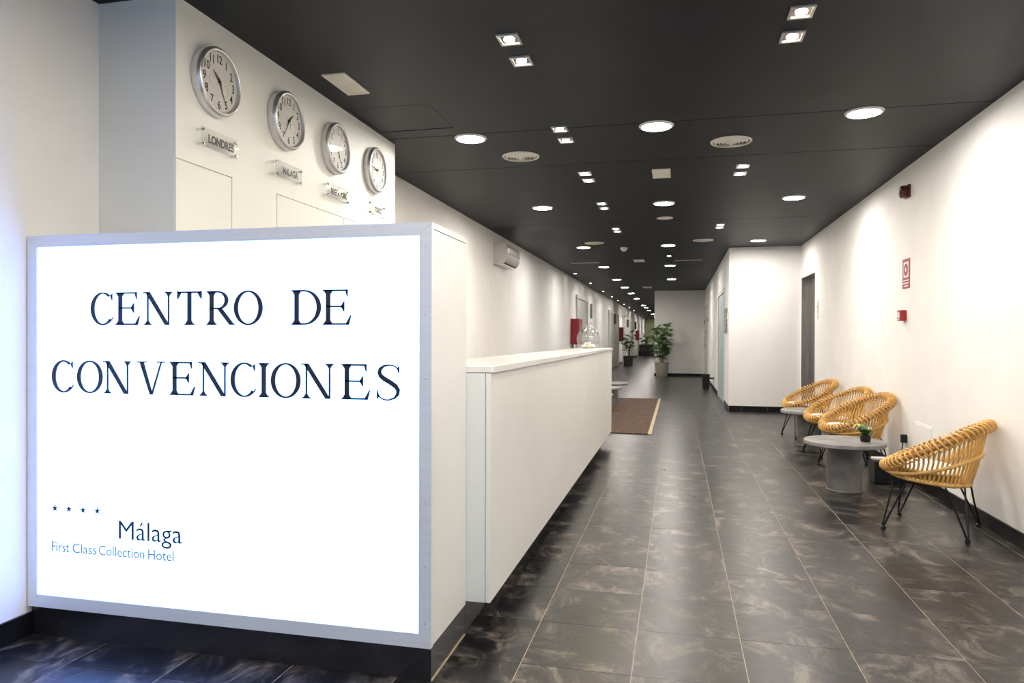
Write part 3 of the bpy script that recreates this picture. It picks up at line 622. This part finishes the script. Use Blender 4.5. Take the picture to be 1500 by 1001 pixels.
# ------------------------------------------------------------------ things on the right wall
t = thing('alarm_sounder', 'dark red alarm sounder high on the right wall', 'alarm', (RW, 6.68, 2.447), FACE_W)
MB().box(-.055, .055, -.055, .055, 0, .02).build('base', 'dark_red', t, bevel=.004)
MB().lathe([(.052, .020), (.055, .03), (.052, .062), (.040, .070), (.022, .066), (.018, .05), (.004, .05)], 24).build('horn', 'dark_red', t, smooth=40)
t = thing('fire_alarm_notice', 'red and white fire alarm notice on the right wall', 'notice', (RW, 6.73, 1.755), FACE_W)
MB().box(-.1, .1, -.13, .125, 0, .003).build('board', 'red', t)
MB().box(-.066, .066, -.035, .098, .0033, .0042).build('white_square', 'white_plastic', t); MB().lathe([(.054, .0045), (.054, .0055)], 28).build('button_symbol', 'red', t, loc=(0, .031, 0)); MB().lathe([(.019, .0058), (.019, .0066)], 20).build('button_centre', 'white_plastic', t, loc=(0, .031, 0))
for k, wd in enumerate((.075, .085, .06)): MB().box(-wd, wd, -.066-.024*k, -.056-.024*k, .0033, .0042).build('printed_line', 'white_plastic', t)
t = thing('manual_call_point', 'small red manual call point below the fire notice', 'alarm button', (RW, 6.76, 1.393), FACE_W)
MB().box(-.046, .046, -.046, .046, 0, .05).build('housing', 'red', t, bevel=.004); MB().box(-.026, .026, -.020, .030, .0505, .053).build('break_glass', 'white_plastic', t); MB().box(-.03, .03, -.038, -.030, .0505, .052).build('label_strip', 'white_plastic', t)
t = thing('lift_call_panel', 'narrow steel call panel beside the lift', 'button panel', (RW, 10.68, 1.595), FACE_W)
MB().box(-.035, .035, -.13, .13, 0, .008).build('plate', 'vent_plastic', t, bevel=.002)
for z in (-.03, .04): MB().lathe([(.016, .008), (.016, .012), (.012, .014)], 16).build('button', 'chrome', t, loc=(0, z, 0), smooth=40)
t = thing('wall_hatch', 'flush white access panel low on the right wall', 'hatch', (RW, 6.26, .41), FACE_W)
MB().box(-.20, .20, -.10, .10, 0, .006).build('frame', 'wall_paint', t); MB().box(-.185, .185, -.085, .085, .0062, .010).build('cover', 'wall_paint', t)
# plaque, thermostat and little box on the passage wall
t = thing('information_plaque', 'brown grey information plaque on the passage wall', 'plaque', (PX, 12.78, 1.49), FACE_W)
MB().box(-.30, .30, -.21, .21, 0, .018).build('board', 'plaque_grey', t, bevel=.003)
for k in range(4): MB().box(-.2, .2 if k else .05, .10-.08*k, .13-.08*k, .0185, .0195).build('printed_line', 'print_faint', t)
t = thing('thermostat', 'small white thermostat beside the information plaque', 'thermostat', (PX, 12.28, 1.56), FACE_W)
MB().box(-.04, .04, -.05, .05, 0, .022).build('case', 'white_plastic', t, bevel=.004); MB().box(-.025, .025, .0, .035, .0222, .0235).build('display', 'plaque_dark', t)
t = thing('door_stopper', 'black door stopper low on the passage wall', 'door stop', (PX, 16.9, .27), FACE_W)
MB().lathe([(.03, 0), (.03, .008), (.014, .010), (.014, .07), (.022, .075), (.022, .09)], 16).build('stem', 'black_metal', t, smooth=40); MB().lathe([(.024, .0905), (.024, .105)], 16).build('rubber', 'black_plastic', t)
t = thing('waste_bin', 'small black waste bin against the passage wall', 'bin', (.66, 17.35, 0))
MB().add([(x*s, y*s, z) for s, z in ((.075, 0), (.085, .33)) for x, y in ((-1,-1), (1,-1), (1,1), (-1,1))], [(3,2,1,0), (0,1,5,4), (1,2,6,5), (2,3,7,6), (3,0,4,7), (4,5,6,7)]).build('body', 'black_plastic', t); MB().box(-.088, .088, -.088, .088, .331, .345).build('rim', 'black_metal', t)

# ------------------------------------------------------------------ mat
t = thing('floor_mat', 'large brown doormat on the floor beyond the counter', 'mat', (-1.15, 11.5, .0))
MB().box(-.72, .80, -2.58, 2.58, .0005, .010).build('pile', 'mat_brown', t); MB().box(.80, .845, -2.6, 2.6, .0005, .012).build('edge_strip', 'mat_edge', t)
MB().box(-.72, .80, -2.60, -2.581, .0005, .011).build('binding', 'mat_binding', t); MB().box(-.72, .80, 2.581, 2.60, .0005, .011).build('binding', 'mat_binding', t)

# ------------------------------------------------------------------ round concrete tables
def table(x, y, lab, r=.30, h=.39, rb=.128):
    t = thing('round_table', lab, 'side table', (x, y, 0), group='low concrete tables')
    MB().lathe([(r-.006, h-.034), (r, h-.028), (r, h-.005), (r-.005, h)], 56).build('table_top', 'concrete', t, smooth=40)
    MB().lathe([(rb+.006, .0), (rb+.006, .008), (rb, .012), (rb, h-.0345)], 40).build('pedestal', 'concrete_dark', t, smooth=40)
    return t
table(1.285, 6.04, 'round grey concrete table between the near chair and the others'); table(1.44, 8.5, 'round grey concrete table between the two farthest rattan chairs')
table(-1.15, 12.75, 'round concrete table at the far side of the brown mat'); table(-1.165, 11.6, 'round concrete table on the middle of the brown mat'); table(-1.19, 10.2, 'round concrete table on the mat, mostly hidden by the counter')

# ------------------------------------------------------------------ rattan hoop chairs
RR, TILT, RCY, RZC = .315, math.radians(27.5), -.015, .522
def rim_pt(th): return Vector((RR*math.sin(th), RCY+RR*math.cos(th)*math.cos(TILT), RZC-RR*math.cos(th)*math.sin(TILT)))
def rim_frame(th):
    rho = Vector((math.sin(th), math.cos(th)*math.cos(TILT), -math.cos(th)*math.sin(TILT)))
    nn = Vector((0, math.sin(TILT), math.cos(TILT))); return rho, nn, nn.cross(rho)
def seat_pt(th): return Vector((.225*math.sin(th), .025+.225*math.cos(th), .322+.022*math.cos(th)))
def make_chair():
    ch = thing('rattan_chair', '', 'chair', group='rattan hoop chairs along the right wall')
    MB().tube([rim_pt(2*PI*k/72) for k in range(72)], .016, 10, closed=True).build('rim_core', 'rattan_dark', ch, smooth=60)
    MB().tube([seat_pt(2*PI*k/56) for k in range(56)], .013, 8, closed=True).build('seat_ring', 'rattan', ch, smooth=60)
    mid = []
    for k in range(64):
        th = 2*PI*k/64; f_ = .10+.40*((1-math.cos(th))/2); s_, r_ = seat_pt(th), rim_pt(th); p = s_.lerp(r_, f_)
        out = Vector((math.sin(th), math.cos(th), 0)); mid.append(p+out*.014)
    MB().tube(mid, .0105, 8, closed=True).build('support_hoop', 'rattan', ch, smooth=60)
    NS = 60
    for k in range(NS):
        th = 2*PI*(k+.5)/NS; rho, nn, tg = rim_frame(th); p = rim_pt(th); rw = .033
        path = [seat_pt(th)+Vector((0, 0, -.004))]
        e0 = p+rw*(math.cos(math.radians(215))*rho+math.sin(math.radians(215))*nn)
        for f_ in (.33, .66): path.append(path[0].lerp(e0, f_)+Vector((math.sin(th), math.cos(th), 0))*.006)
        for i in range(11):
            a = math.radians(215-i*31); path.append(p+rw*(math.cos(a)*rho+math.sin(a)*nn)+tg*(.0040*i-.016))
        MB().tube(path, .0064, 6).build('rattan_strand', 'rattan', ch, smooth=70)
    # seat pad and woven seat
    sm = MB()
    for k in range(9):
        x = -.18+.045*k; L = math.sqrt(max(.215**2-x*x, .01)); sm.tube([(x, .025-L, .318-.022*L/.225), (x, .025+L, .318+.022*L/.225)], .006, 5)
    o = sm.build('seat_canes', 'rattan', ch, smooth=60); o['kind'] = 'stuff'
    MB().lathe([(.175, .0), (.197, .006), (.205, .018), (.198, .030), (.165, .038), (.0, .042)], 40).build('cushion', 'cushion', ch, (0, .035, .366), (math.radians(5.5), 0, 0), smooth=60)
    # black hairpin legs on a square frame
    fz = .296
    MB().tube([(-.15, -.14, fz), (.15, -.14, fz), (.15, .16, fz), (-.15, .16, fz)], .006, 6, closed=True).build('leg_frame', 'black_metal', ch)
    for sx in (-1, 1):
        for sy in (-1, 1):
            top = Vector((sx*.15, .01+sy*.15, fz)); foot = Vector((sx*.225, .01+sy*.225, .016)); tn = Vector((-sx*sy*.7, .7, 0)).normalized() if sx*sy > 0 else Vector((.7, .7, 0)).normalized()
            a, b_ = top+tn*.062, top-tn*.062
            lg = MB().tube([a, a.lerp(foot, .5), foot+tn*.008+Vector((0, 0, .01)), foot, foot-tn*.008+Vector((0, 0, .01)), b_.lerp(foot, .5), b_], .0058, 6).build('leg', 'black_metal', ch, smooth=60)
            MB().lathe([(.014, 0), (.014, .012), (.008, .018)], 12).build('foot', 'black_plastic', lg, foot-Vector((0, 0, .016)))
    return ch
chair = make_chair()
for i, (x, y, az, lab) in enumerate(((1.575, 4.96, math.radians(63), 'golden rattan hoop chair nearest the camera, standing alone'),
                                     (1.575, 7.0, math.radians(102), 'golden rattan hoop chair right behind the near concrete table'),
                                     (1.575, 7.8, math.radians(102), 'golden rattan hoop chair in the middle of the three rear ones'),
                                     (1.55, 9.2, math.radians(102), 'golden rattan hoop chair farthest back, beside the lift'))):
    c = chair if i == 0 else copy_tree(chair)
    c.location = (x, y, 0); c.rotation_euler = (0, 0, az); c['label'] = lab

# ------------------------------------------------------------------ box with plug by the wall
t = thing('power_box', 'black box with a power strip on it behind the near chair', 'box', (1.70, 6.44, 0))
MB().box(-.12, .12, -.10, .10, .004, .185).build('case', 'black_plastic', t, bevel=.006); MB().box(-.12, .06, -.03, .03, .187, .207).build('power_strip', 'white_plastic', t, bevel=.004)
t = thing('power_plug', 'black plug and cable in the right wall socket', 'cable', (RW, 6.66, .33))
MB().box(-.008, 0, -.04, .04, -.04, .04).build('socket_plate', 'white_plastic', t); MB().box(-.055, -.009, -.022, .022, -.025, .045).build('plug', 'black_plastic', t, bevel=.005)
MB().tube([(-.04, 0, -.024), (-.045, -.01, -.06), (-.07, -.06, -.10), (-.11, -.13, -.118), (-.16, -.19, -.120)], .005, 6).build('cord', 'black_plastic', t, smooth=60)

# ------------------------------------------------------------------ plants
def fan_leaf(n_=8, L=.2, spread=1.25, wd=.016):
    mb = MB(); mb.tube([(0, 0, 0), (0, .06, .01), (0, .13, .012)], .0025, 4)
    for k in range(n_):
        a = -spread+2*spread*k/(n_-1); d_ = Vector((math.sin(a), math.cos(a), 0)); s_ = Vector((d_.y, -d_.x, 0)); l = L*(1-.25*abs(a)/spread)
        o = Vector((0, .13, .012)); pts = [(0, .003, 0), (.35, wd, .012), (.7, wd*.8, -.005), (1, .001, -.055)]
        vs = []
        for f_, w_, dz in pts: vs += [o+d_*l*f_-s_*w_+Vector((0, 0, dz)), o+d_*l*f_+Vector((0, 0, dz-.005)), o+d_*l*f_+s_*w_+Vector((0, 0, dz))]
        fs = []
        for i in range(3):
            for j in range(2): fs.append((3*i+j, 3*i+j+1, 3*i+j+4, 3*i+j+3))
        mb.add(vs, fs)
    return mb.mesh('leaf', 60)
def broad_leaf(L=.1, wd=.035):
    vs = []
    for f_, w_, dz in ((0, .004, 0), (.25, .8*wd, .012), (.55, wd, .014), (.8, .6*wd, .0), (1, .001, -.02)):
        vs += [(-w_, f_*L, dz), (0, f_*L, dz-.006), (w_, f_*L, dz)]
    fs = []
    for i in range(4):
        for j in range(2): fs.append((3*i+j, 3*i+j+1, 3*i+j+4, 3*i+j+3))
    return MB().add(vs, fs).mesh('leaf', 60)
FAN, FAN2 = fan_leaf(9, .24, 1.3, .021), fan_leaf(7, .28, 1.1, .024)
def leaves(parent, me, m, stems, rnd, sc=(.7, 1.15), n_per=8, zlo=.35):
    """leaves set around the upper part of every stem"""
    for st in stems:
        for k in range(n_per):
            f_ = zlo+(1-zlo)*(k+rnd.random()*.6)/n_per; i = min(int(f_*(len(st)-1)), len(st)-2); p = Vector(st[i]).lerp(Vector(st[i+1]), f_*(len(st)-1)-i)
            az = k*2.4+rnd.uniform(-.5, .5); el = rnd.uniform(-.15, .75) if f_ < .95 else rnd.uniform(.4, 1.1)
            s = rnd.uniform(*sc); obj('leaf', me, m, parent, p, Euler((el, rnd.uniform(-.4, .4), az)), (s, s, s))
def floor_plant(x, y, pot, lab, plab, height, spread, seed, m='leaf', me=None, ns=4, n_per=8, ph=.44, pr_=.20, sc=(.7, 1.15), zlo=.35):
    rnd = random.Random(seed)
    t = thing('potted_plant', lab, 'plant', (x, y, 0), group='potted plants of the corridor')
    if pot == 'round':
        p = MB().lathe([(pr_*.80, 0), (pr_*.84, .02), (pr_, ph-.05), (pr_*1.04, ph-.045), (pr_*1.04, ph), (pr_*.93, ph), (pr_*.9, ph-.04)], 32).build('pot', 'pot_clay', t, smooth=40)
    else:
        p = MB().add([(a*s, b_*s, z) for s, z in ((pr_*.88, 0), (pr_, ph), (pr_*.9, ph), (pr_*.88, ph-.04)) for a, b_ in ((-1,-1), (1,-1), (1,1), (-1,1))],
                     [(3,2,1,0)]+[(4*l+i, 4*l+(i+1) % 4, 4*l+4+(i+1) % 4, 4*l+4+i) for l in range(3) for i in range(4)]+[(12,13,14,15)]).build('pot', 'pot_dark', t)
    MB().lathe([(pr_*.85, ph-.039), (pr_*.8, ph-.025), (.01, ph-.02)], 20).build('soil', 'soil', t)
    stems = []
    for k in range(ns):
        a = k*2*PI/ns+rnd.uniform(-.4, .4); h = height*rnd.uniform(.72, 1.0) if k else height; st = []
        for i in range(6):
            f_ = i/5; st.append((.05*math.cos(a)+spread*f_*f_*math.cos(a)*rnd.uniform(.8, 1.1), .05*math.sin(a)+spread*f_*f_*math.sin(a)*rnd.uniform(.8, 1.1), ph-.04+(h-ph)*f_))
        stems.append(st); MB().tube(st, [.014-.009*i/5 for i in range(6)], 6).build('stem', 'stem', t, smooth=60)
    leaves(t, me or FAN, m, stems, rnd, sc=sc, n_per=n_per, zlo=zlo)
    return t
floor_plant(-.46, 22.2, 'round', 'tall leafy palm in a grey clay pot by the far wall', '', 1.62, .19, 3, ns=5, n_per=19, sc=(.5, .95), zlo=.12)
floor_plant(-2.03, 30.6, 'square', 'palm with spreading fronds in a square dark planter', '', 1.42, .14, 5, me=FAN2, ns=5, n_per=9, sc=(.5, .80), pr_=.20, ph=.42)
floor_plant(-1.98, 47.0, 'square', 'dark green plant in a planter behind the square one', '', 1.5, .16, 8, m='leaf_dark', ns=4, n_per=8, pr_=.22)
floor_plant(-1.36, 47.6, 'round', 'dark green plant beside the black sofa', '', 1.75, .22, 11, m='leaf_dark', ns=5, n_per=8)
# black sofa down the corridor
t = thing('black_sofa', 'black leather sofa far down the corridor', 'sofa', (-1.80, 44.8, 0))
MB().box(-.52, .52, -.36, .30, .06, .34).build('seat_base', 'leather', t, bevel=.02); MB().box(-.50, .50, -.38, .16, .345, .44).build('seat_cushion', 'leather', t, bevel=.03); MB().box(-.52, .52, .17, .36, .345, .78).build('backrest', 'leather', t, bevel=.03)
for sx in (-1, 1):
    for sy in (-1, 1): MB().lathe([(.02, 0), (.02, .062)], 10).build('leg', 'black_metal', t, (sx*.44, sy*.26, 0))
# little flowering plants on the tables
SL = broad_leaf(.105, .03)
def table_plant(x, y, lab, seed, flower):
    rnd = random.Random(seed); t = thing('table_plant', lab, 'plant', (x, y, .39), group='small plants on the concrete tables')
    MB().lathe([(.026, 0), (.034, .004), (.040, .03), (.036, .05), (.031, .05), (.030, .042)], 20).build('bowl', 'black_plastic', t, smooth=50)
    for k in range(8):
        s = rnd.uniform(.7, 1.15); obj('leaf', SL, 'leaf', t, (0, 0, .045), Euler((rnd.uniform(.2, 1.1), rnd.uniform(-.3, .3), k*.8+rnd.uniform(-.2, .2))), (s, s, s))
    if flower:
        MB().tube([(0, 0, .045), (-.02, .01, .09), (-.05, .01, .115)], .0022, 5).build('stem', 'stem', t)
        PT = broad_leaf(.035, .014)
        for k in range(6): obj('petal', PT, 'petal', t, (-.052, .01, .117), Euler((.5, 0, k*PI/3)))
table_plant(1.425, 5.99, 'small yellow-flowered plant in a black bowl on the near table', 2, True); table_plant(1.52, 8.33, 'small green plant in a black bowl on the rear table', 4, False)
